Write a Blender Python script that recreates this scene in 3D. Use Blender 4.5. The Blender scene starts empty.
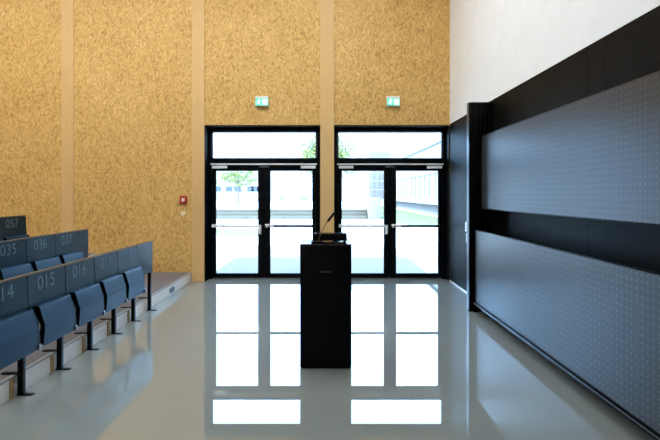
import bpy, bmesh, math, random
from mathutils import Vector, Matrix
random.seed(7)
S = bpy.context.scene
COL = S.collection
PI = math.pi

# ------------------------------------------------------------------ helpers
def lin(r, g, b):
    def f(c):
        c /= 255.0
        return c / 12.92 if c <= 0.04045 else ((c + 0.055) / 1.055) ** 2.4
    return (f(r), f(g), f(b), 1.0)

def pbr(name, col, rough=0.5, metal=0.0, spec=0.5, ior=1.5, emit=None, estr=0.0, coat=0.0):
    m = bpy.data.materials.new(name); m.use_nodes = True
    b = m.node_tree.nodes['Principled BSDF']
    b.inputs['Base Color'].default_value = col
    b.inputs['Roughness'].default_value = rough
    b.inputs['Metallic'].default_value = metal
    b.inputs['Specular IOR Level'].default_value = spec
    b.inputs['IOR'].default_value = ior
    b.inputs['Coat Weight'].default_value = coat
    if emit:
        b.inputs['Emission Color'].default_value = emit
        b.inputs['Emission Strength'].default_value = estr
    return m

class NT:
    def __init__(s, m): s.t = m.node_tree; s.n = s.t.nodes; s.l = s.t.links; s.b = s.n.get('Principled BSDF')
    def add(s, kind, **kw):
        n = s.n.new(kind)
        for k, v in kw.items(): setattr(n, k, v)
        return n
    def link(s, a, b): s.l.new(a, b)
    def coords(s, scale=(1, 1, 1), rot=(0, 0, 0), loc=(0, 0, 0)):
        tc = s.add('ShaderNodeTexCoord'); mp = s.add('ShaderNodeMapping')
        mp.inputs['Scale'].default_value = scale; mp.inputs['Rotation'].default_value = rot
        mp.inputs['Location'].default_value = loc
        s.link(tc.outputs['Object'], mp.inputs['Vector'])
        return mp.outputs['Vector']
    def ramp(s, fac, stops):
        r = s.add('ShaderNodeValToRGB')
        e = r.color_ramp.elements
        while len(e) < len(stops): e.new(0.5)
        for el, (p, c) in zip(e, stops): el.position = p; el.color = c
        s.link(fac, r.inputs['Fac'])
        return r.outputs['Color']
    def mix(s, fac, a, b, mode='MIX'):
        m = s.add('ShaderNodeMix', data_type='RGBA', blend_type=mode)
        for sock, v in ((m.inputs[0], fac), (m.inputs[6], a), (m.inputs[7], b)):
            if hasattr(v, 'links'): s.link(v, sock)
            else: sock.default_value = v
        return m.outputs[2]
    def noise(s, vec, scale, detail=3, rough=0.5):
        n = s.add('ShaderNodeTexNoise')
        n.inputs['Scale'].default_value = scale; n.inputs['Detail'].default_value = detail
        n.inputs['Roughness'].default_value = rough
        s.link(vec, n.inputs['Vector'])
        return n
    def bump(s, h, strength=0.1, dist=0.01):
        b = s.add('ShaderNodeBump'); b.inputs['Strength'].default_value = strength
        b.inputs['Distance'].default_value = dist
        s.link(h, b.inputs['Height']); s.link(b.outputs['Normal'], s.b.inputs['Normal'])
    def math(s, op, a, b=0.0):
        m = s.add('ShaderNodeMath', operation=op)
        for i, v in enumerate((a, b)):
            if hasattr(v, 'links'): s.link(v, m.inputs[i])
            else: m.inputs[i].default_value = v
        return m.outputs[0]

class MB:
    """collects shapes into one mesh"""
    def __init__(s): s.bm = bmesh.new()
    def box(s, x0, x1, y0, y1, z0, z1, bevel=0.0):
        r = bmesh.ops.create_cube(s.bm, size=1.0)
        vs = r['verts']
        for v in vs:
            v.co = Vector((x0 + (v.co.x + .5) * (x1 - x0), y0 + (v.co.y + .5) * (y1 - y0), z0 + (v.co.z + .5) * (z1 - z0)))
        if bevel:
            es = list({e for v in vs for e in v.link_edges})
            bmesh.ops.bevel(s.bm, geom=es, offset=bevel, segments=2, affect='EDGES', profile=0.6)
        return s
    def tube(s, pts, rad, seg=10, cap=True):
        pts = [Vector(p) for p in pts]
        rads = rad if isinstance(rad, (list, tuple)) else [rad] * len(pts)
        rings = []; up = Vector((0, 0, 1))
        prev = None
        for i, p in enumerate(pts):
            d = (pts[min(i + 1, len(pts) - 1)] - pts[max(i - 1, 0)]).normalized()
            if prev is None:
                a = up if abs(d.dot(up)) < 0.9 else Vector((1, 0, 0))
                n = d.cross(a).normalized()
            else:
                n = (prev - d * prev.dot(d)).normalized()
            prev = n; b = d.cross(n)
            rings.append([s.bm.verts.new(p + (n * math.cos(2 * PI * k / seg) + b * math.sin(2 * PI * k / seg)) * rads[i]) for k in range(seg)])
        for r0, r1 in zip(rings, rings[1:]):
            for k in range(seg):
                f = s.bm.faces.new((r0[k], r0[(k + 1) % seg], r1[(k + 1) % seg], r1[k])); f.smooth = True
        if cap:
            s.bm.faces.new(rings[0][::-1]); s.bm.faces.new(rings[-1])
        return s
    def prism(s, poly, axis, a, b):
        """polygon in the two other axes, extruded along axis from a to b"""
        def P(u, v, w):
            return {'x': (w, u, v), 'y': (u, w, v), 'z': (u, v, w)}[axis]
        A = [s.bm.verts.new(P(u, v, a)) for u, v in poly]
        B = [s.bm.verts.new(P(u, v, b)) for u, v in poly]
        n = len(poly)
        s.bm.faces.new(A); s.bm.faces.new(B[::-1])
        for i in range(n):
            s.bm.faces.new((A[i], B[i], B[(i + 1) % n], A[(i + 1) % n]))
        return s
    def sheet(s, prof, y0, y1, th, rtop=0.0, rbot=0.0, ny=12, bow=0.0, edge=0):
        """curved panel: prof = (x, z) list from top to bottom, spread in y with rounded corners, thickness th towards -x"""
        L = [0.0]
        for p, q in zip(prof, prof[1:]): L.append(L[-1] + math.dist(p, q))
        tot = L[-1]
        def inset(d):
            o = 0.0
            if rtop and d < rtop: o = rtop - math.sqrt(max(0, rtop ** 2 - (rtop - d) ** 2))
            e = tot - d
            if rbot and e < rbot: o = max(o, rbot - math.sqrt(max(0, rbot ** 2 - (rbot - e) ** 2)))
            return o
        def at(d):
            for i in range(len(L) - 1):
                if d <= L[i + 1] + 1e-9:
                    t = (d - L[i]) / max(1e-9, L[i + 1] - L[i])
                    return (prof[i][0] + (prof[i + 1][0] - prof[i][0]) * t, prof[i][1] + (prof[i + 1][1] - prof[i][1]) * t)
            return prof[-1]
        ds = sorted(set([round(x, 5) for x in L] + [tot * k / 24 for k in range(25)] +
                        ([rtop * (1 - math.cos(PI / 2 * k / 6)) for k in range(7)] if rtop else [])))
        front, back = [], []
        for d in ds:
            x, z = at(d); o = inset(d)
            fr, bk = [], []
            for k in range(ny + 1):
                t = k / ny
                y = (y0 + o) + (y1 - y0 - 2 * o) * t
                xx = x - bow * (1 - (2 * t - 1) ** 2)
                fr.append(s.bm.verts.new((xx, y, z))); bk.append(s.bm.verts.new((xx - th, y, z)))
            front.append(fr); back.append(bk)
        R = len(ds)
        for i in range(R - 1):
            for k in range(ny):
                f = s.bm.faces.new((front[i][k], front[i + 1][k], front[i + 1][k + 1], front[i][k + 1])); f.smooth = True
                f = s.bm.faces.new((back[i][k], back[i][k + 1], back[i + 1][k + 1], back[i + 1][k])); f.smooth = True
            for f in (s.bm.faces.new((front[i][0], back[i][0], back[i + 1][0], front[i + 1][0])),
                      s.bm.faces.new((front[i][ny], front[i + 1][ny], back[i + 1][ny], back[i][ny]))):
                f.material_index = edge
        for k in range(ny):
            s.bm.faces.new((front[0][k], front[0][k + 1], back[0][k + 1], back[0][k]))
            s.bm.faces.new((front[-1][k], back[-1][k], back[-1][k + 1], front[-1][k + 1]))
        return s
    def build(s, name, mat, parent=None, loc=None):
        bmesh.ops.recalc_face_normals(s.bm, faces=s.bm.faces)
        me = bpy.data.meshes.new(name)
        s.bm.to_mesh(me); s.bm.free()
        me.set_sharp_from_angle(angle=math.radians(38))
        for m in (mat if isinstance(mat, (list, tuple)) else [mat]): me.materials.append(m)
        o = bpy.data.objects.new(name, me); COL.objects.link(o)
        if loc: o.location = loc
        if parent: o.parent = parent
        return o

def tag(o, label=None, cat=None, group=None, kind=None):
    if label: o['label'] = label
    if cat: o['category'] = cat
    if group: o['group'] = group
    if kind: o['kind'] = kind
    return o

def empty(name, loc=(0, 0, 0), label=None, cat=None, group=None, kind=None):
    o = bpy.data.objects.new(name, None); COL.objects.link(o)
    o.location = loc; o.empty_display_size = 0.1
    return tag(o, label, cat, group, kind)

def text_obj(name, body, size, mat, parent, matrix, offset=0.0, extrude=0.0006, xs=1.0):
    c = bpy.data.curves.new(name, 'FONT')
    c.body = body; c.size = size; c.align_x = 'CENTER'; c.align_y = 'CENTER'
    c.extrude = extrude; c.offset = offset
    t = bpy.data.objects.new(name + '_curve', c); COL.objects.link(t)
    bpy.context.view_layer.update()
    me = bpy.data.meshes.new_from_object(t.evaluated_get(bpy.context.evaluated_depsgraph_get()))
    bpy.data.objects.remove(t)
    bpy.data.curves.remove(c)
    me.materials.clear(); me.materials.append(mat)
    me.transform(matrix @ Matrix.Diagonal((xs, 1, 1, 1)))
    me.name = name
    o = bpy.data.objects.new(name, me); COL.objects.link(o)
    if parent: o.parent = parent
    return o

# ------------------------------------------------------------------ materials
def mat_osb():
    m = pbr('osb', lin(200, 160, 95), 0.6, spec=0.3); n = NT(m)
    base = n.coords()
    dn = n.noise(base, 5.0, 2)
    dn2 = n.add('ShaderNodeVectorMath', operation='SUBTRACT'); n.link(dn.outputs['Color'], dn2.inputs[0]); dn2.inputs[1].default_value = (.5, .5, .5)
    dn3 = n.add('ShaderNodeVectorMath', operation='SCALE'); n.link(dn2.outputs[0], dn3.inputs[0]); dn3.inputs['Scale'].default_value = 0.05
    dv = n.add('ShaderNodeVectorMath', operation='ADD'); n.link(base, dv.inputs[0]); n.link(dn3.outputs[0], dv.inputs[1])
    def vor(rot, scale):
        mp = n.add('ShaderNodeMapping'); mp.vector_type = 'TEXTURE'
        mp.inputs['Rotation'].default_value = (0, rot, 0)
        mp.inputs['Scale'].default_value = (1 / scale[0], 1, 1 / scale[1])
        n.link(dv.outputs[0], mp.inputs['Vector'])
        v = n.add('ShaderNodeTexVoronoi'); v.inputs['Scale'].default_value = 1.0
        n.link(mp.outputs[0], v.inputs['Vector'])
        sp = n.add('ShaderNodeSeparateColor'); n.link(v.outputs['Color'], sp.inputs[0])
        return sp.outputs[0], v.outputs['Distance']
    a, da = vor(0.12, (52, 15)); b, db = vor(-0.5, (56, 17)); c, dc = vor(0.62, (50, 16))
    s1 = n.math('GREATER_THAN', n.noise(base, 9, 1).outputs['Fac'], 0.5)
    ab = n.mix(s1, a, b)
    off = n.coords(loc=(3, 1, 7))
    s2 = n.math('GREATER_THAN', n.noise(off, 11, 1).outputs['Fac'], 0.56)
    abc = n.mix(s2, ab, c)
    fine = n.noise(n.coords(scale=(120, 1, 30)), 1.0, 3).outputs['Fac']
    f = n.math('ADD', n.math('MULTIPLY', abc, 0.8), n.math('MULTIPLY', n.math('SUBTRACT', fine, 0.5), 0.7))
    broad = n.noise(base, 1.1, 3).outputs['Fac']
    f = n.math('ADD', f, n.math('MULTIPLY', n.math('SUBTRACT', broad, 0.45), 0.45))
    col = n.ramp(f, [(0.0, lin(178, 132, 68)), (0.15, lin(203, 159, 90)), (0.45, lin(215, 172, 99)), (0.75, lin(225, 184, 113)), (1.0, lin(240, 208, 148))])
    n.link(col, n.b.inputs['Base Color'])
    return m

def mat_timber(name, c0, c1, along='z'):
    m = pbr(name, c0, 0.5, spec=0.3); n = NT(m)
    sc = {'z': (40, 40, 2.2), 'y': (40, 2.0, 40)}[along]
    f = n.noise(n.coords(scale=sc), 1.0, 4, 0.6).outputs['Fac']
    g = n.noise(n.coords(), 0.9, 2).outputs['Fac']
    k = n.math('ADD', n.math('MULTIPLY', f, 0.6), n.math('MULTIPLY', g, 0.4))
    n.link(n.ramp(k, [(0.3, c0), (0.7, c1)]), n.b.inputs['Base Color'])
    return m

def mat_floor():
    m = pbr('polished_floor', lin(150, 150, 142), 0.012, ior=2.25); n = NT(m)
    v = n.coords()
    a = n.noise(v, 1.3, 4).outputs['Fac']
    fine = n.noise(v, 180, 2).outputs['Fac']
    k = n.math('ADD', n.math('MULTIPLY', a, 0.7), n.math('MULTIPLY', fine, 0.3))
    n.link(n.ramp(k, [(0.3, FLOOR_A), (0.7, FLOOR_B)]), n.b.inputs['Base Color'])
    return m

def mat_board():
    m = pbr('board_enamel', lin(62, 64, 70), 0.33, ior=1.5); n = NT(m)
    tc = n.add('ShaderNodeTexCoord'); sp = n.add('ShaderNodeSeparateXYZ'); n.link(tc.outputs['Object'], sp.inputs[0])
    def cell(o):
        return n.math('SUBTRACT', n.math('FRACT', n.math('MULTIPLY', o, 20.0)), 0.5)
    y = cell(sp.outputs['Y']); z = cell(sp.outputs['Z'])
    r2 = n.math('ADD', n.math('MULTIPLY', y, y), n.math('MULTIPLY', z, z))
    dot = n.math('LESS_THAN', r2, 0.0155)
    n.link(n.mix(dot, BOARD, BOARD_DOT), n.b.inputs['Base Color'])
    return m

def mat_glass():
    m = bpy.data.materials.new('door_glass'); m.use_nodes = True
    n = NT(m); n.n.remove(n.b)
    out = n.n['Material Output']
    tr = n.add('ShaderNodeBsdfTransparent'); tr.inputs[0].default_value = (0.90, 0.95, 0.95, 1)
    gl = n.add('ShaderNodeBsdfGlossy'); gl.inputs['Roughness'].default_value = 0.02
    fr = n.add('ShaderNodeFresnel'); fr.inputs['IOR'].default_value = 1.45
    mx = n.add('ShaderNodeMixShader')
    n.link(fr.outputs[0], mx.inputs[0]); n.link(tr.outputs[0], mx.inputs[1]); n.link(gl.outputs[0], mx.inputs[2])
    n.link(mx.outputs[0], out.inputs['Surface'])
    return m

def mat_noise(name, c0, c1, scale, rough=0.8, detail=4, spec=0.3):
    m = pbr(name, c0, rough, spec=spec); n = NT(m)
    f = n.noise(n.coords(), scale, detail).outputs['Fac']
    n.link(n.ramp(f, [(0.3, c0), (0.7, c1)]), n.b.inputs['Base Color'])
    return m

FLOOR_A, FLOOR_B = lin(131, 136, 131), lin(136, 141, 136)
BOARD, BOARD_DOT = lin(50, 52, 56), lin(94, 96, 100)

M = {}
M['osb'] = mat_osb()
M['post'] = mat_timber('timber', lin(214, 174, 114), lin(225, 187, 129))
M['floor'] = mat_floor()
M['white'] = mat_noise('white_plaster', lin(236, 236, 235), lin(241, 241, 240), 3, 0.85)
M['ceil'] = mat_noise('ceiling_paint', lin(225, 222, 215), lin(232, 229, 222), 3, 0.9)
M['blackpanel'] = pbr('black_panel', lin(10, 10, 9), 0.5, spec=0.09)
M['blackmetal'] = pbr('black_metal', lin(6, 7, 8), 0.30, spec=0.12)
M['frame'] = pbr('black_door_frame', lin(4, 7, 10), 0.35, spec=0.12)
M['alu'] = pbr('brushed_aluminium', lin(240, 241, 243), 0.4, metal=0.0)
M['steel'] = pbr('hinge_steel', lin(118, 120, 125), 0.35, metal=1.0)
M['board'] = mat_board()
M['glass'] = mat_glass()
M['lectern'] = mat_noise('black_lacquer', lin(4, 5, 7), lin(6, 7, 9), 4, 0.35, spec=0.1)
M['lectern_top'] = pbr('lectern_top', lin(14, 15, 18), 0.12)
M['device'] = pbr('black_plastic', lin(4, 4, 5), 0.45, spec=0.1)
M['badge'] = pbr('badge_grey', lin(38, 39, 42), 0.4)
M['mesh'] = pbr('gooseneck', lin(120, 105, 85), 0.35, metal=0.8)
M['seat'] = mat_noise('seat_shell_blue', lin(3, 46, 72), lin(5, 50, 77), 6, 0.36, spec=0.18)
M['back'] = mat_noise('seat_back_blue', lin(8, 36, 48), lin(10, 39, 52), 6, 0.38, spec=0.2)
M['digit'] = pbr('digit_grey', lin(98, 122, 134), 0.5)
M['cap'] = mat_timber('cap_wood', lin(74, 65, 53), lin(84, 74, 60), 'y')
M['riser'] = mat_timber('riser_birch', lin(236, 229, 218), lin(242, 236, 226), 'y')
M['batten'] = mat_timber('batten_wood', lin(176, 150, 106), lin(190, 164, 118))
M['podium'] = mat_noise('podium_lino', lin(106, 102, 106), lin(114, 110, 114), 40, 0.6)
M['nosing'] = pbr('nosing_grey', lin(150, 152, 156), 0.4, metal=0.0)
M['red'] = pbr('alarm_red', lin(170, 28, 22), 0.4)
M['alarmface'] = pbr('alarm_face', lin(235, 205, 200), 0.4)
M['cream'] = pbr('cream_plastic', lin(236, 222, 190), 0.4)
M['signgreen'] = pbr('sign_green', lin(40, 165, 125), 0.4, emit=lin(125, 230, 215), estr=0.7)
M['signwhite'] = pbr('sign_white', lin(225, 250, 240), 0.4, emit=lin(205, 255, 245), estr=1.0)
M['signcase'] = pbr('sign_case', lin(228, 226, 220), 0.5)
M['plastic'] = pbr('white_plastic', lin(228, 230, 232), 0.35)
M['socketgrey'] = pbr('socket_grey', lin(122, 130, 144), 0.4)
M['lamp'] = pbr('lamp_diffuser', lin(240, 238, 230), 0.6, emit=(0.90, 0.96, 1.0, 1), estr=16.5)
M['paving'] = mat_noise('pale_paving', lin(190, 190, 190), lin(200, 199, 197), 0.6, 0.9)
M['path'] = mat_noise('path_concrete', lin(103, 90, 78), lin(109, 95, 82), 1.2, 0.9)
M['grass'] = mat_noise('grass', lin(82, 87, 50), lin(90, 94, 58), 3, 0.95)
M['stone'] = mat_noise('step_stone', lin(84, 77, 66), lin(92, 84, 73), 2, 0.9)
M['stonetop'] = mat_noise('terrace_paving', lin(196, 200, 204), lin(206, 208, 210), 1, 0.9)
M['bark'] = pbr('bark', lin(112, 98, 90), 0.9)
M['leaf'] = mat_noise('leaf', lin(106, 110, 58), lin(126, 127, 72), 2, 0.7)
M['cladding'] = pbr('white_cladding', lin(150, 148, 144), 0.7)
M['joint'] = pbr('joint_grey', lin(98, 91, 82), 0.7)
M['bluewin'] = pbr('far_window', lin(106, 99, 92), 0.3)
M['dimwin'] = pbr('dark_window', lin(48, 54, 64), 0.3)
M['plinth'] = pbr('plinth_grey', lin(104, 98, 94), 0.8)
M['mid'] = pbr('concrete_pier', lin(112, 102, 92), 0.85)

# ------------------------------------------------------------------ dimensions (camera stands at the origin, looking along +Y)
YW = 8.32      # face of the timber end wall
YD = 8.57      # plane of the doors
XR = 2.34      # face of the board wall
HT = 6.6       # ceiling
XL, YB = -8.8, -4.5
DW = 1.094     # half width of a door unit
DC = (-1.2025, 1.245)
DTOP = 2.954

# ------------------------------------------------------------------ room shell
def structure(o): o['kind'] = 'structure'; return o
tag(structure(MB().box(XL - .3, XR + .3, YB - .3, 8.66, -0.2, 0).build('floor', M['floor'])), 'polished grey resin floor reflecting the glazed doors', 'floor')
tag(structure(MB().box(XL - .3, XR + .3, YB - .3, 8.62, HT, HT + .25).build('ceiling', M['ceil'])), 'pale ceiling high above the hall', 'ceiling')
b = MB()
b.box(XL - .3, DC[0] - DW, YW, 8.62, 0, HT)
b.box(DC[0] + DW, DC[1] - DW, YW, 8.62, 0, HT)
b.box(DC[0] - DW, DC[0] + DW, YW, 8.62, DTOP, HT)
b.box(DC[1] - DW, DC[1] + DW, YW, 8.62, DTOP, HT)
b.box(DC[1] + DW, XR + .3, YW, 8.62, 0, HT)
tag(structure(b.build('wall_back', M['osb'])), 'tall end wall of golden strand board with two door openings', 'wall')
tag(structure(MB().box(XR, XR + .3, YB, YW, 2.975, HT).box(XR + .03, XR + .3, YB, YW, 0, 2.975).build('wall_right', M['white'])), 'white plastered upper wall above the black panelling', 'wall')
tag(structure(MB().box(XL - .3, XL, YB, YW, 0, HT).build('wall_left', M['osb'])), 'strand board side wall behind the seating', 'wall')
tag(structure(MB().box(XL, XR, YB - .3, YB, 0, HT).build('wall_front', M['white'])), 'white wall opposite the doors', 'wall')
# black panelling of the board wall, sheets with joints between
b = MB()
ys = [YB, -2.0, 0.4, 2.0, 3.69, 3.93, 6.2, YW]
for y0, y1 in zip(ys, ys[1:]):
    b.box(XR, XR + .03, y0 + .002, y1 - .002, 0, 2.972)
pan = tag(structure(b.build('trim_1', M['blackpanel'])), 'matt black panelling on the lower right wall behind the boards', 'wall panelling')
tag(structure(MB().box(XR - .012, XR, 6.3, YW, 0, 0.03).build('floor_highlight_right', M['plastic'])), 'thin pale strip imitating the floor highlight at the foot of the black panelling', 'highlight strip')  # pale strip added to imitate the bright floor highlight along the wall
# timber posts in the end wall
for i, (x0, x1, where) in enumerate(((-4.99, -4.765, 'above the seating on the left of the end wall'),
                          (-2.53, DC[0] - DW, 'left of the left double door'), (DC[0] + DW, DC[1] - DW, 'between the two double doors'))):
    b = MB()
    zs = [0, 1.62, 2.24, 3.95, HT] if i != 2 else [0, 3.2, HT]
    for z0, z1 in zip(zs, zs[1:]):
        b.box(x0, x1, YW - .022, YW, z0 + .0012, z1 - .0012)
    p = tag(structure(b.build('trim_%d' % (i + 2), M['post'])), 'pale timber post ' + where, 'timber post')
    s = MB()
    for z in [.5 + .62 * k for k in range(10)]:
        s.box((x0 + x1) / 2 - .004, (x0 + x1) / 2 + .004, YW - .0235, YW - .021, z - .004, z + .004)
    s.build('screw_head', M['badge'], p)

# ------------------------------------------------------------------ double doors
def double_door(n, cx, label):
    d = empty('door_%d' % n, (cx, YD, 0), label, 'double door', None, 'structure')
    Y0 = YW - YD + .003                       # front of the lining, local
    b = MB()
    b.box(-DW, -DW + .02, Y0, .05, 0, DTOP).box(DW - .02, DW, Y0, .05, 0, DTOP).box(-DW + .02, DW - .02, Y0, .05, DTOP - .02, DTOP)
    b.build('lining', M['frame'], d)
    b = MB()
    b.box(-DW + .02, -1.0, -.03, .05, 0, DTOP - .02, .004).box(1.0, DW - .02, -.03, .05, 0, DTOP - .02, .004)
    b.box(-1.0, 1.0, -.03, .05, 2.845, DTOP - .02, .004).box(-1.0, 1.0, -.03, .05, 2.215, 2.350, .004)
    fr = b.build('frame', M['frame'], d)
    b = MB()
    b.box(-1.0, 1.0, -.034, -.028, 2.858, 2.872).box(-1.03, -1.018, -.036, -.028, 2.36, 2.84).box(1.018, 1.03, -.036, -.028, 2.36, 2.84)
    t = b.build('glazing_bead', M['steel'], fr)
    MB().box(-1.0, 1.0, .008, .016, 2.35, 2.845).build('transom_pane', M['glass'], d)
    MB().box(-1.0, 1.0, -.02, .05, 0, .018).build('threshold', M['steel'], d)
    MB().box(-.016, .016, .035, .048, .03, 2.2).build('astragal', M['frame'], d)
    for sgn in (-1, 1):
        o, i = sgn * 1.0, sgn * 0.004
        g0, g1 = sgn * 0.935, sgn * 0.120
        X = lambda a, c: (min(a, c), max(a, c))
        b = MB()
        b.box(*X(o, g0), -.022, .034, .02, 2.213, .003).box(*X(g1, i), -.022, .034, .02, 2.213, .003)
        b.box(*X(g0, g1), -.022, .034, .02, .111, .003).box(*X(g0, g1), -.022, .034, 2.098, 2.213, .003)
        lf = b.build('door_leaf', M['frame'], d)
        MB().box(*X(g0, g1), .004, .012, .111, 2.098).build('pane', M['glass'], lf)
        # panic bar
        m = M['alu'] if sgn < 0 else M['blackmetal']
        b = MB()
        b.box(*X(sgn * 1.0, sgn * .07), -.105, -.075, 1.008, 1.056, .008)
        b.box(*X(sgn * 1.0, sgn * .955), -.08, -.02, 1.005, 1.065, .005)
        bar = b.build('push_bar', m, lf)
        if sgn < 0:
            tag(bar, 'silver push bar')
            MB().box(-.098, -.052, -.108, -.02, .875, 1.05, .01).build('bar_bracket', M['alu'], bar)
        else:
            tag(bar, 'black push bar')
            b = MB(); b.tube([(.03, -.05, 1.05), (.075, -.09, 1.04), (.19, -.112, 1.026)], [.018, .016, .009], 8)
            b.box(.04, .1, -.08, -.02, 1.0, 1.065, .006)
            tag(b.build('lever', M['alu'], bar), 'silver lever')
        hb = MB()
        for z in (.3, 1.3, 1.95):
            hb.tube([(sgn * 1.0, -.035, z), (sgn * 1.0, -.035, z + .11)], .011, 8)
        hb.build('hinge', M['blackmetal'], lf)
        c = MB(); c.box(*X(sgn * 1.0, sgn * .715), -.075, -.022, 2.143, 2.196, .004)
        cl = tag(c.build('door_closer', M['alu'], lf), 'silver door closer')
        MB().box(*X(sgn * 1.012, sgn * 1.0), -.06, -.03, 2.04, 2.17).build('closer_arm', M['blackmetal'], cl)
    c = MB(); c.box(-1.03, 1.03, -.07, -.03, 2.214, 2.240, .003)
    tag(c.build('closer_rail', M['alu'], d), 'silver slide rail')
    tag(MB().box(-.09, .09, -.06, -.022, 2.165, 2.19, .003).build('selector', M['steel'], d), 'grey catch above the meeting stiles')
    return d
double_door(1, DC[0], 'black framed glazed double door on the left with transom window')
double_door(2, DC[1], 'black framed glazed double door on the right next to the black panelling')

# ------------------------------------------------------------------ exit signs, alarm, switches
def exit_sign(x, label):
    W, H = .245, .185
    s = empty('exit_sign', (x, YW, 3.395), label, 'exit sign')
    MB().box(-W / 2, W / 2, -.07, 0, -H / 2, H / 2, .004).build('housing', M['signcase'], s)
    f = MB().box(-W / 2 + .005, W / 2 - .005, -.074, -.0695, -H / 2 + .006, H / 2 - .045).build('sign_face', M['signgreen'], s)
    # running figure and doorway
    b = MB()
    Yf = -.0765
    def poly(pts):
        b.prism([(p[0], p[1]) for p in pts], 'y', Yf, Yf + .003)
    def limb(a, c, w):
        a = Vector(a); c = Vector(c); d = (c - a).normalized(); nn = Vector((-d.y, d.x)) * w / 2
        poly([a + nn, c + nn, c - nn, a - nn])
    zc = -.018
    b.box(.012, .104, Yf, Yf + .003, zc - .052, zc + .052)                       # doorway
    circ = [(-.046 + .0125 * math.cos(k * PI / 6), zc + .043 + .0125 * math.sin(k * PI / 6)) for k in range(12)]
    poly(circ)
    limb((-.048, zc + .03), (-.064, zc - .012), .026)
    limb((-.05, zc + .024), (-.024, zc + .006), .010); limb((-.024, zc + .006), (-.008, zc + .018), .010)
    limb((-.056, zc + .024), (-.084, zc + .014), .010); limb((-.084, zc + .014), (-.092, zc - .006), .010)
    limb((-.062, zc - .008), (-.036, zc - .022), .012); limb((-.036, zc - .022), (-.042, zc - .05), .012)
    limb((-.066, zc - .008), (-.078, zc - .034), .012); limb((-.078, zc - .034), (-.104, zc - .038), .012)
    b.build('pictogram', M['signwhite'], s)
    return s
exit_sign((262.3 - 326) / 52.9, 'green exit sign above the left double door')
exit_sign((392.8 - 326) / 52.9, 'green exit sign above the right double door')

a = empty('fire_alarm', (-2.69, YW + .003, 1.54), 'red fire alarm call point on the strand board left of the doors', 'fire alarm')
MB().box(-.065, .065, -.045, 0, -.07, .07, .006).build('housing', M['red'], a)
MB().box(-.03, .03, -.05, -.044, -.034, .034, .002).build('face_plate', M['alarmface'], a)
a = empty('wall_button', (-2.70, YW, 1.285), 'small cream wall button below the red fire alarm', 'button')
MB().tube([(0, 0, 0), (0, -.02, 0)], .042, 18).build('housing', M['cream'], a)
MB().tube([(0, -.02, 0), (0, -.028, 0)], .026, 16).build('button_cap', M['cream'], a)

a = empty('light_switch', (XR, 7.25, 1.0), 'white switch strip on the black panelling beside the board column', 'light switch')
MB().box(-.03, 0, -.045, .045, .03, .19, .004).build('housing', M['plastic'], a)
for z in (.05, .1, .15):
    MB().box(-.04, -.029, -.03, .03, z - .018, z + .02, .003).build('rocker', M['plastic'], a)
for z, lb in ((.965, 'upper small round white socket under the switch strip'), (.885, 'lower small round white socket under the switch strip')):
    a = empty('wall_socket', (XR, 7.25, z), lb, 'socket')
    MB().tube([(0, 0, 0), (-.025, 0, 0)], .034, 16).build('housing', M['plastic'], a)
    MB().tube([(-.025, 0, 0), (-.03, 0, 0)], .022, 14).build('socket_face', M['socketgrey'], a)

# ------------------------------------------------------------------ sliding boards and their columns
def column(y0, label):
    c = empty('board_column', (0, y0, 0), label, 'board column', 'columns guiding the boards')
    b = MB()
    b.box(2.005, 2.34, 0, .085, .0, 2.93, .004)
    b.build('column_body', M['blackmetal'], c)
    b = MB()
    for x0, x1 in ((2.005, 2.05), (2.07, 2.095), (2.125, 2.14), (2.165, 2.19), (2.22, 2.25), (2.29, 2.325)):
        b.box(x0, x1, -.018, 0, .0, 2.92, .002)
    b.build('guide_rail', M['blackmetal'], c)
    MB().box(2.0025, 2.0055, .01, .075, .02, 2.915).build('edge_strip', M['steel'], c)
    MB().box(2.004, 2.335, -.02, .086, 2.925, 2.935).build('top_cap', M['blackmetal'], c)
    MB().box(2.06, 2.15, -.03, -.017, .0, .06).build('foot', M['blackmetal'], c)
    return c
column(6.18, 'tall black grooved column at the far end of the sliding boards')

def board(x, z0, z1, label):
    o = empty('sliding_board', (x, 2.2, z0), label, 'board', 'sliding boards')
    L, H = 6.11 - 2.2, z1 - z0
    MB().box(0, .022, .012, L - .012, .012, H - .012).build('writing_surface', M['board'], o)
    b = MB()
    b.box(-.003, .028, 0, L, 0, .012, .002).box(-.003, .028, 0, L, H - .012, H, .002)
    b.box(-.003, .028, 0, .012, .012, H - .012).box(-.003, .028, L - .012, L, .012, H - .012)
    b.build('edge_frame', M['blackmetal'], o)
    for y in (L - .1, 0.1):
        for z in (.1, H - .22):
            MB().box(.028, .06, y - .05, y + .06, z, z + .12).build('slide_carriage', M['blackmetal'], o)
    return o
board(2.16, 1.443, 2.462, 'upper grey dotted sliding board raised on the right wall')
lb = board(2.066, .150, 1.157, 'lower grey dotted sliding board just above the floor')
MB().box(-.022, .03, 0, 6.11 - 2.2, -.028, -.002, .003).build('pen_tray', M['blackmetal'], lb)
MB().box(-.025, -.020, 0, 6.11 - 2.2, -.006, .001).build('tray_lip', M['steel'], lb)

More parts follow.
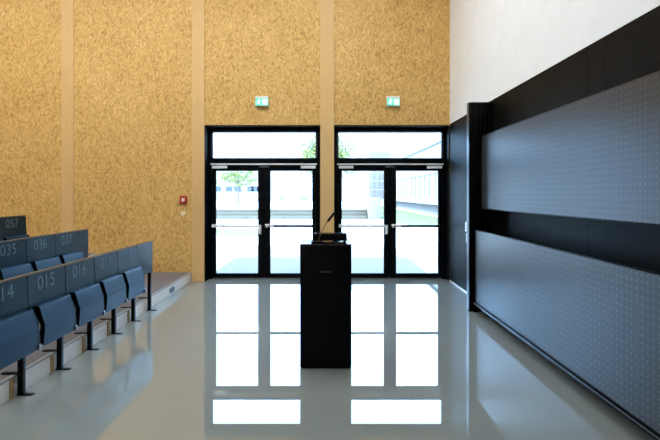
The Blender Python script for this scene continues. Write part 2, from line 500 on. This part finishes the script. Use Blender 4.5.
# ------------------------------------------------------------------ stepped podium
RX = -2.54
pod = empty('stepped_podium', (RX, 6, 0), 'low stepped podium with pale birch risers under the seating', 'podium', None, 'structure')
def rel(bm_, name, mat, par=pod):
    o = bm_.build(name, mat, par); o.location = (-RX, -6, 0); return o
H1 = .170
lv = [(RX, 0, H1), (RX - .905, H1, 2 * H1 + .025), (RX - 1.80, 2 * H1 + .025, 3 * H1 + .02), (RX - 2.7, 3 * H1 + .02, 4 * H1 + .04)]
xe = [RX, RX - .905, RX - 1.80, RX - 2.7, XL]
for k, (x, z0, z1) in enumerate(lv):
    rel(MB().box(xe[k + 1], x - .018, 1.0, YW, 0 if k == 0 else z0 - .02, z1), 'tread', M['podium'])
    rel(MB().box(x - .018, x, 1.0, YW - .0, z0, z1 - .014), 'riser', M['riser'])
    rel(MB().box(x - .03, x + .003, 1.0, YW - .0, z1 - .014, z1 + .003, .002), 'nosing', M['nosing'])
so = empty('floor_socket', (RX, 7.25, .075), 'grey oval socket plate set in the pale podium riser', 'socket')
b = MB()
pl = [(.115 * math.cos(t * PI / 12), .05 * math.sin(t * PI / 12)) for t in range(24)]
b.prism(pl, 'x', 0, .008); b.build('plate', M['socketgrey'], so)
for y in (-.05, .05):
    b = MB(); b.prism([(y + .03 * math.cos(t * PI / 8), .03 * math.sin(t * PI / 8)) for t in range(16)], 'x', .006, .011)
    b.build('outlet', M['badge'], so)

# ------------------------------------------------------------------ auditorium seats
PITCH = .525
BACK = [(0, .967), (.001, .92), (.003, .85), (.007, .78), (.012, .70), (.017, .62), (.019, .55)]
FLAT = [(0, .967), (0, .80), (0, .55)]
FOLD = [(.050, .704), (.060, .711), (.070, .706), (.078, .690), (.088, .658), (.104, .602), (.119, .556), (.1195, .545), (.1185, .53), (.114, .46), (.106, .372)]
def text_matrix(x, y, z, tilt):
    # local x -> +Y, local y -> +Z (leaning back), local z -> +X
    R = Matrix(((0, -math.sin(tilt), math.cos(tilt), 0), (1, 0, 0, 0), (0, math.cos(tilt), math.sin(tilt), 0), (0, 0, 0, 1)))
    return Matrix.Translation((x, y, z)) @ R
def post_parts(root, y, step):
    b = MB(); b.box(-.055, -.012, y - .02, y + .02, .006, .93, .003)
    p = b.build('support_post', M['blackmetal'], root)
    MB().box(-.065, .065, y - .021, y + .021, 0, .008, .002).build('foot_plate', M['blackmetal'], p)
    MB().box(-.19, -.05, y - .02, y + .02, H1 + .0035, H1 + .012).build('fixing_plate', M['blackmetal'], p)
    return p
def seat_proto():
    w = PITCH
    r = empty('auditorium_seat', (0, 0, 0))
    MB().sheet(BACK, .005, w - .005, .018, rtop=.02, ny=10, bow=.002).build('backrest', M['back'], r)
    MB().sheet(FOLD, .042, w - .042, .040, rtop=.022, rbot=.03, ny=10, edge=1).build('folding_seat', [M['seat'], M['blackmetal']], r)
    post_parts(r, w - .022, H1)
    b = MB()
    b.prism([(-.02, .70), (.05, .68), (.10, .58), (.108, .42), (.07, .36), (-.02, .36)], 'y', w - .038, w - .001)
    br = b.build('seat_bracket', M['blackmetal'], r)
    b = MB(); b.tube([(.108, w - .033, .40), (.108, w - .001, .40)], .015, 10).box(.085, .118, w - .031, w - .001, .365, .395, .003)
    tag(b.build('hinge_knob', M['steel'], br), 'grey metal hinge knob')
    return r
def copy_tree(o, parent=None):
    c = o.copy(); COL.objects.link(c)
    if parent: c.parent = parent
    for ch in list(o.children):
        if not ch.name.startswith('seat_number'): copy_tree(ch, c)
    return c
proto = seat_proto()
first = True
ROWS = [(-2.47, 0.0, 6.265, (1, 1), [18, 17, 16, 15, 14], 'front'),
        (-3.385, H1, 6.265, (.245, .245), [37, 36, 35], 'second'),
        (-4.27, 2 * H1 + .025, 6.265, None, [57, 56], 'third')]
GR = {'front': 'numbered seats of the front row', 'second': 'numbered seats of the second row', 'third': 'numbered seats of the third row'}
for X0, zb, yend, endp, nums, rn in ROWS:
    yt = yend
    if endp:
        ew = PITCH if endp[0] == 1 else endp[0]
        e = empty('end_panel', (X0, yend - ew + .001, zb), ('wide' if ew > .3 else 'narrow') + ' blank blue panel closing the ' + rn + ' row of seats', 'end panel')
        MB().sheet(FLAT, .003, ew, .018, rtop=.004, ny=4).build('panel', M['back'], e)
        post_parts(e, ew - .025, H1)
        yt = yend - ew
    for k, nmb in enumerate(nums):
        s = proto if first else copy_tree(proto); first = False
        y0 = yt - PITCH * (k + 1)
        s.location = (X0, y0, zb)
        tag(s, 'folded blue auditorium seat numbered %03d in the %s row' % (nmb, rn), 'auditorium seat', GR[rn])
        bk = [c for c in s.children if c.name.startswith('backrest')][0]
        text_obj('seat_number', '%03d' % nmb, .170, M['digit'], bk, text_matrix(.0035, PITCH / 2 - .02, .880, .03), offset=-.0022, xs=.98)
    ybot = yt - PITCH * len(nums)
    cp = MB().box(-.05, .004, 0, yend - ybot, .968, .982, .003).build('top_rail', M['cap'], None, (X0, ybot, zb))
    tag(cp, 'narrow brown wooden rail capping the %s row of seats' % rn, 'wooden rail')
# battens on the first riser, one beside each post
for k in range(5):
    y = 6.255 - PITCH * (k + 1) - .082
    o = MB().box(RX, RX + .012, y - .018, y + .018, 0, H1 - .016).build('batten', M['batten'], pod); o.location = (-RX, -6, 0)

# ------------------------------------------------------------------ lectern
LY = 4.149
lec = empty('lectern', (-.002, LY, 0), 'tall black box lectern standing in front of the doors', 'lectern')
b = MB(); b.box(-.2425, .2425, 0, .40, .012, 1.160, .004); b.build('body', M['lectern'], lec)
MB().box(-.22, .22, .02, .38, 0, .012).build('plinth', M['blackmetal'], lec)
MB().box(-.2435, .2435, -.002, .402, 1.162, 1.178, .003).build('lectern_top', M['lectern_top'], lec)
MB().box(-.05, .055, -.003, .001, .908, .924, .002).build('badge', M['badge'], lec)
con = empty('control_console', (.03, LY + .15, 1.178), 'black slanted control console lying on the lectern top', 'control console')
b = MB()
bt = [(-.165, 0), (.178, 0), (.178, .20), (-.150, .20)]
tp = [(-.150, .015), (.176, .015), (.176, .19), (-.140, .19)]
A = [b.bm.verts.new((x, y, .016)) for x, y in bt]; B = [b.bm.verts.new((x, y, 0.080 if y < .1 else .084)) for x, y in tp]
b.bm.faces.new(A[::-1]); b.bm.faces.new(B)
for i in range(4): b.bm.faces.new((A[i], A[(i + 1) % 4], B[(i + 1) % 4], B[i]))
cb = b.build('console_body', M['device'], con)
MB().box(-.13, .165, .03, .18, .0815, .0845).build('screen', M['lectern_top'], con)
for x in (-.14, .155):
    for y in (.02, .18):
        MB().tube([(x, y, 0), (x, y, .018)], .010, 10).build('foot', M['device'], con)
mic = empty('gooseneck_microphone', (-.072, LY + .085, 1.178), 'gooseneck microphone leaning right on the lectern top', 'microphone')
MB().box(-.07, .045, -.045, .045, 0, .018, .004).build('base', M['device'], mic)
pts = []
P0, P1, P2, P3 = Vector((0, 0, .018)), Vector((.012, 0, .07)), Vector((.03, 0, .13)), Vector((.093, 0, .213))
for k in range(13):
    t = k / 12
    pts.append(P0 * (1 - t) ** 3 + P1 * 3 * t * (1 - t) ** 2 + P2 * 3 * t * t * (1 - t) + P3 * t ** 3)
MB().tube(pts, .0042, 8).build('gooseneck', M['mesh'], mic)
d = (pts[-1] - pts[-2]).normalized()
MB().tube([pts[-1] - d * .01, pts[-1] + d * .005, pts[-1] + d * .085, pts[-1] + d * .10], [.006, .012, .012, .006], 12).build('capsule', M['device'], mic)

# ------------------------------------------------------------------ ceiling lamps
LAMPS = [(-7.2, 5.6), (-5.3, 5.6), (-3.4, 5.6), (-1.5, 5.6), (0.4, 5.6), (-7.2, 2.8), (-3.4, 2.8), (0.4, 2.8)]
lp = None
for x, y in LAMPS:
    if lp is None:
        lp = empty('ceiling_light', (x, y, HT))
        MB().box(-.62, .62, -.62, .62, -.09, 0, .004).build('housing', M['plastic'], lp)
        MB().box(-.58, .58, -.58, .58, -.10, -.089).build('diffuser', M['lamp'], lp)
        o = lp
    else:
        o = copy_tree(lp); o.location = (x, y, HT)
    tag(o, 'square ceiling light panel high above the hall', 'ceiling light', 'ceiling light panels')

# ------------------------------------------------------------------ outside
tag(structure(MB().box(-60, 60, 8.66, 140, -.25, -.01).build('ground', M['paving'])), 'pale paved forecourt outside the doors', 'ground')
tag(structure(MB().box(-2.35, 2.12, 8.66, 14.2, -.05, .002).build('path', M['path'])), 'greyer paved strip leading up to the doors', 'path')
g = MB().box(-7.5, -2.6, 17.4, 20.6, -.05, .02).build('lawn', M['grass']); tag(g, 'small pale lawn beyond the left door', 'lawn', None, 'stuff')
g = MB().prism([(3.7, 26), (5.0, 22), (7.8, 20.5), (7.8, 60), (3.7, 60)], 'z', -.05, .02).build('lawn', M['grass']); tag(g, 'pale lawn in front of the right-hand building', 'lawn', None, 'stuff')

ter = empty('terrace', (0, 29, 0), 'raised terrace with three grey stone steps beyond the doors', 'terrace', None, 'structure')
for k in range(3):
    MB().box(-14, 2.72, k * .42, k * .42 + .42 if k < 2 else 2.0, -.05 + k * .2, .2 * (k + 1), .012).build('step', M['stone'], ter)
MB().box(-30, 3.0, 2.0, 60, -.05, .6).build('landing', M['stonetop'], ter)
pr = MB().box(2.78, 3.55, 28.7, 31, -.02, 1.4, .03).build('concrete_pier', M['mid']); tag(pr, 'pale concrete pier at the right end of the stone steps', 'pier')

fb = empty('office_building', (0, 62, 0), 'wide pale office building closing the view beyond the steps', 'building')
MB().box(-34, 30, 0, 12, 0, 10.9).build('facade', M['cladding'], fb)
b = MB()
for z in [1.0 + 1.25 * k for k in range(8)]: b.box(-34, 30, -.03, .0, z - .025, z + .025)
for x in [-33 + 2.1 * k for k in range(30)]: b.box(x - .03, x + .03, -.03, .0, .6, 10.9)
b.build('panel_joint', M['joint'], fb)
for x in (-15.2, -13.6, -12.4, -10.6, -10.0, -9.2):
    MB().box(x - .5, x + .42, -.06, 0, 2.0, 2.75).build('window', M['dimwin'], fb)
for k in range(4):
    w = MB().box(6.1 + k * .75, 6.8 + k * .75, -.08, 0, 1.2, 7.6).build('window', M['bluewin'], fb)
    for z in (2.2, 3.4, 4.6, 5.8): MB().box(6.1 + k * .75, 6.8 + k * .75, -.1, -.08, z, z + .1).build('glazing_bar', M['cladding'], w)

rb = empty('low_pavilion', (8.0, 20, 0), 'long low white building receding along the right side outside', 'building')
MB().box(0, 9, 0, 38, .86, 5.25).build('wall', M['cladding'], rb)
MB().box(.45, 8.5, .4, 37.5, -.05, .86).build('plinth', M['plinth'], rb)
MB().box(-.14, 9.1, -.1, 38.1, 5.25, 5.42).build('roof_edge', M['joint'], rb)
MB().box(-.05, 0, 0, 38, 3.12, 3.22).build('ledge', M['joint'], rb)
for y in [1.2 + 1.8 * k for k in range(20)]:
    MB().box(-.06, 0, y, y + .22, 1.4, 3.1).build('fin', M['joint'] if int(y * 10) % 3 else M['bluewin'], rb)

def tree(loc, h, cr, n, label, seed):
    rnd = random.Random(seed)
    t = empty('tree', loc, label, 'tree')
    b = MB()
    b.tube([(0, 0, 0), (.03, 0, h * .3), (-.03, .02, h * .6), (0, 0, h)], [.13, .10, .08, .03], 8)
    for k in range(7):
        a = k * 2.4; z0 = h * (.42 + .07 * k)
        b.tube([(0, 0, z0), (math.cos(a) * cr[0] * .35, math.sin(a) * cr[1] * .35, z0 + cr[2] * .25), (math.cos(a) * cr[0] * .7, math.sin(a) * cr[1] * .7, z0 + cr[2] * .4)], [.045, .03, .012], 6)
    b.build('trunk', M['bark'], t)
    b = MB()
    for k in range(n):
        v = Vector((rnd.gauss(0, 1), rnd.gauss(0, 1), rnd.gauss(0, 1))).normalized() * rnd.random() ** .45
        q = 1 + .25 * math.sin(v.x * 7 + seed) * math.cos(v.z * 6)
        p = Vector((v.x * cr[0] * q, v.y * cr[1] * q, v.z * cr[2] * q + h * .92))
        s = rnd.uniform(.09, .17)
        R = Matrix.Rotation(rnd.uniform(0, 6.28), 3, 'Z') @ Matrix.Rotation(rnd.uniform(0, 3.14), 3, 'X')
        vs = [b.bm.verts.new(p + R @ Vector(c)) for c in ((-s, 0, 0), (0, -s * .5, s * .1), (s, 0, 0), (0, s * .5, s * .1))]
        b.bm.faces.new(vs)
    b.build('foliage', M['leaf'], t)
tree((-8.4, 42, .6), 2.9, (2.5, 2.2, 1.0), 1700, 'slim young tree with sparse yellow green leaves beyond the steps', 3)
tree((-.05, 35, .6), 4.2, (2.3, 2.1, 2.0), 5200, 'green tree behind the timber post between the doors', 5)
for x, y, lb in ((-4.3, 42, 'small shrub on the terrace left of the lectern microphone'), (-1.85, 38, 'small shrub on the terrace just left of the middle post')):
    rnd = random.Random(int(x * 10))
    t = empty('shrub', (x, y, .6), lb, 'shrub', 'terrace shrubs')
    b = MB()
    for k in range(6):
        a = k * 1.05
        b.tube([(0, 0, 0), (math.cos(a) * .2, math.sin(a) * .2, .4), (math.cos(a) * .4, math.sin(a) * .3, .75)], [.02, .015, .006], 5)
    b.build('stem', M['bark'], t)
    b = MB()
    for k in range(120):
        p = Vector((rnd.gauss(0, .25), rnd.gauss(0, .25), .65 + rnd.gauss(0, .17)))
        s = .07; R = Matrix.Rotation(rnd.uniform(0, 6.28), 3, 'Z') @ Matrix.Rotation(rnd.uniform(0, 3.14), 3, 'X')
        b.bm.faces.new([b.bm.verts.new(p + R @ Vector(c)) for c in ((-s, 0, 0), (0, -s * .5, 0), (s, 0, 0), (0, s * .5, 0))])
    b.build('foliage', M['dimwin'], t)

# ------------------------------------------------------------------ light
sun = bpy.data.lights.new('sun', 'SUN'); sun.energy = 14.0; sun.angle = math.radians(0.6); sun.color = (1, .97, .93)
so_ = bpy.data.objects.new('sun', sun); COL.objects.link(so_)
so_.rotation_euler = Vector((.55, .33, -.77)).to_track_quat('-Z', 'Y').to_euler()
W = bpy.data.worlds.new('sky'); S.world = W; W.use_nodes = True
bg = W.node_tree.nodes['Background']
bg.inputs[0].default_value = (.36, .61, 1.0, 1); bg.inputs[1].default_value = 18.5

# ------------------------------------------------------------------ camera
cam = bpy.data.cameras.new('camera'); co = bpy.data.objects.new('camera', cam); COL.objects.link(co)
co.location = (0, 0, 1.65); co.rotation_euler = (PI / 2, 0, 0)
cam.sensor_fit = 'HORIZONTAL'; cam.sensor_width = 36; cam.lens = 24.0
cam.shift_x = 4 / 660; cam.shift_y = -26 / 660
cam.clip_start = .05; cam.clip_end = 500
S.camera = co
S.view_settings.view_transform = 'Standard'; S.view_settings.look = 'None'
S.view_settings.exposure = 0.0; S.view_settings.gamma = 1.0
S.view_settings.use_curve_mapping = False
try:
    S.cycles.use_denoising = True
    S.cycles.max_bounces = 10; S.cycles.transparent_max_bounces = 12
    S.cycles.sample_clamp_indirect = 8
except Exception: pass
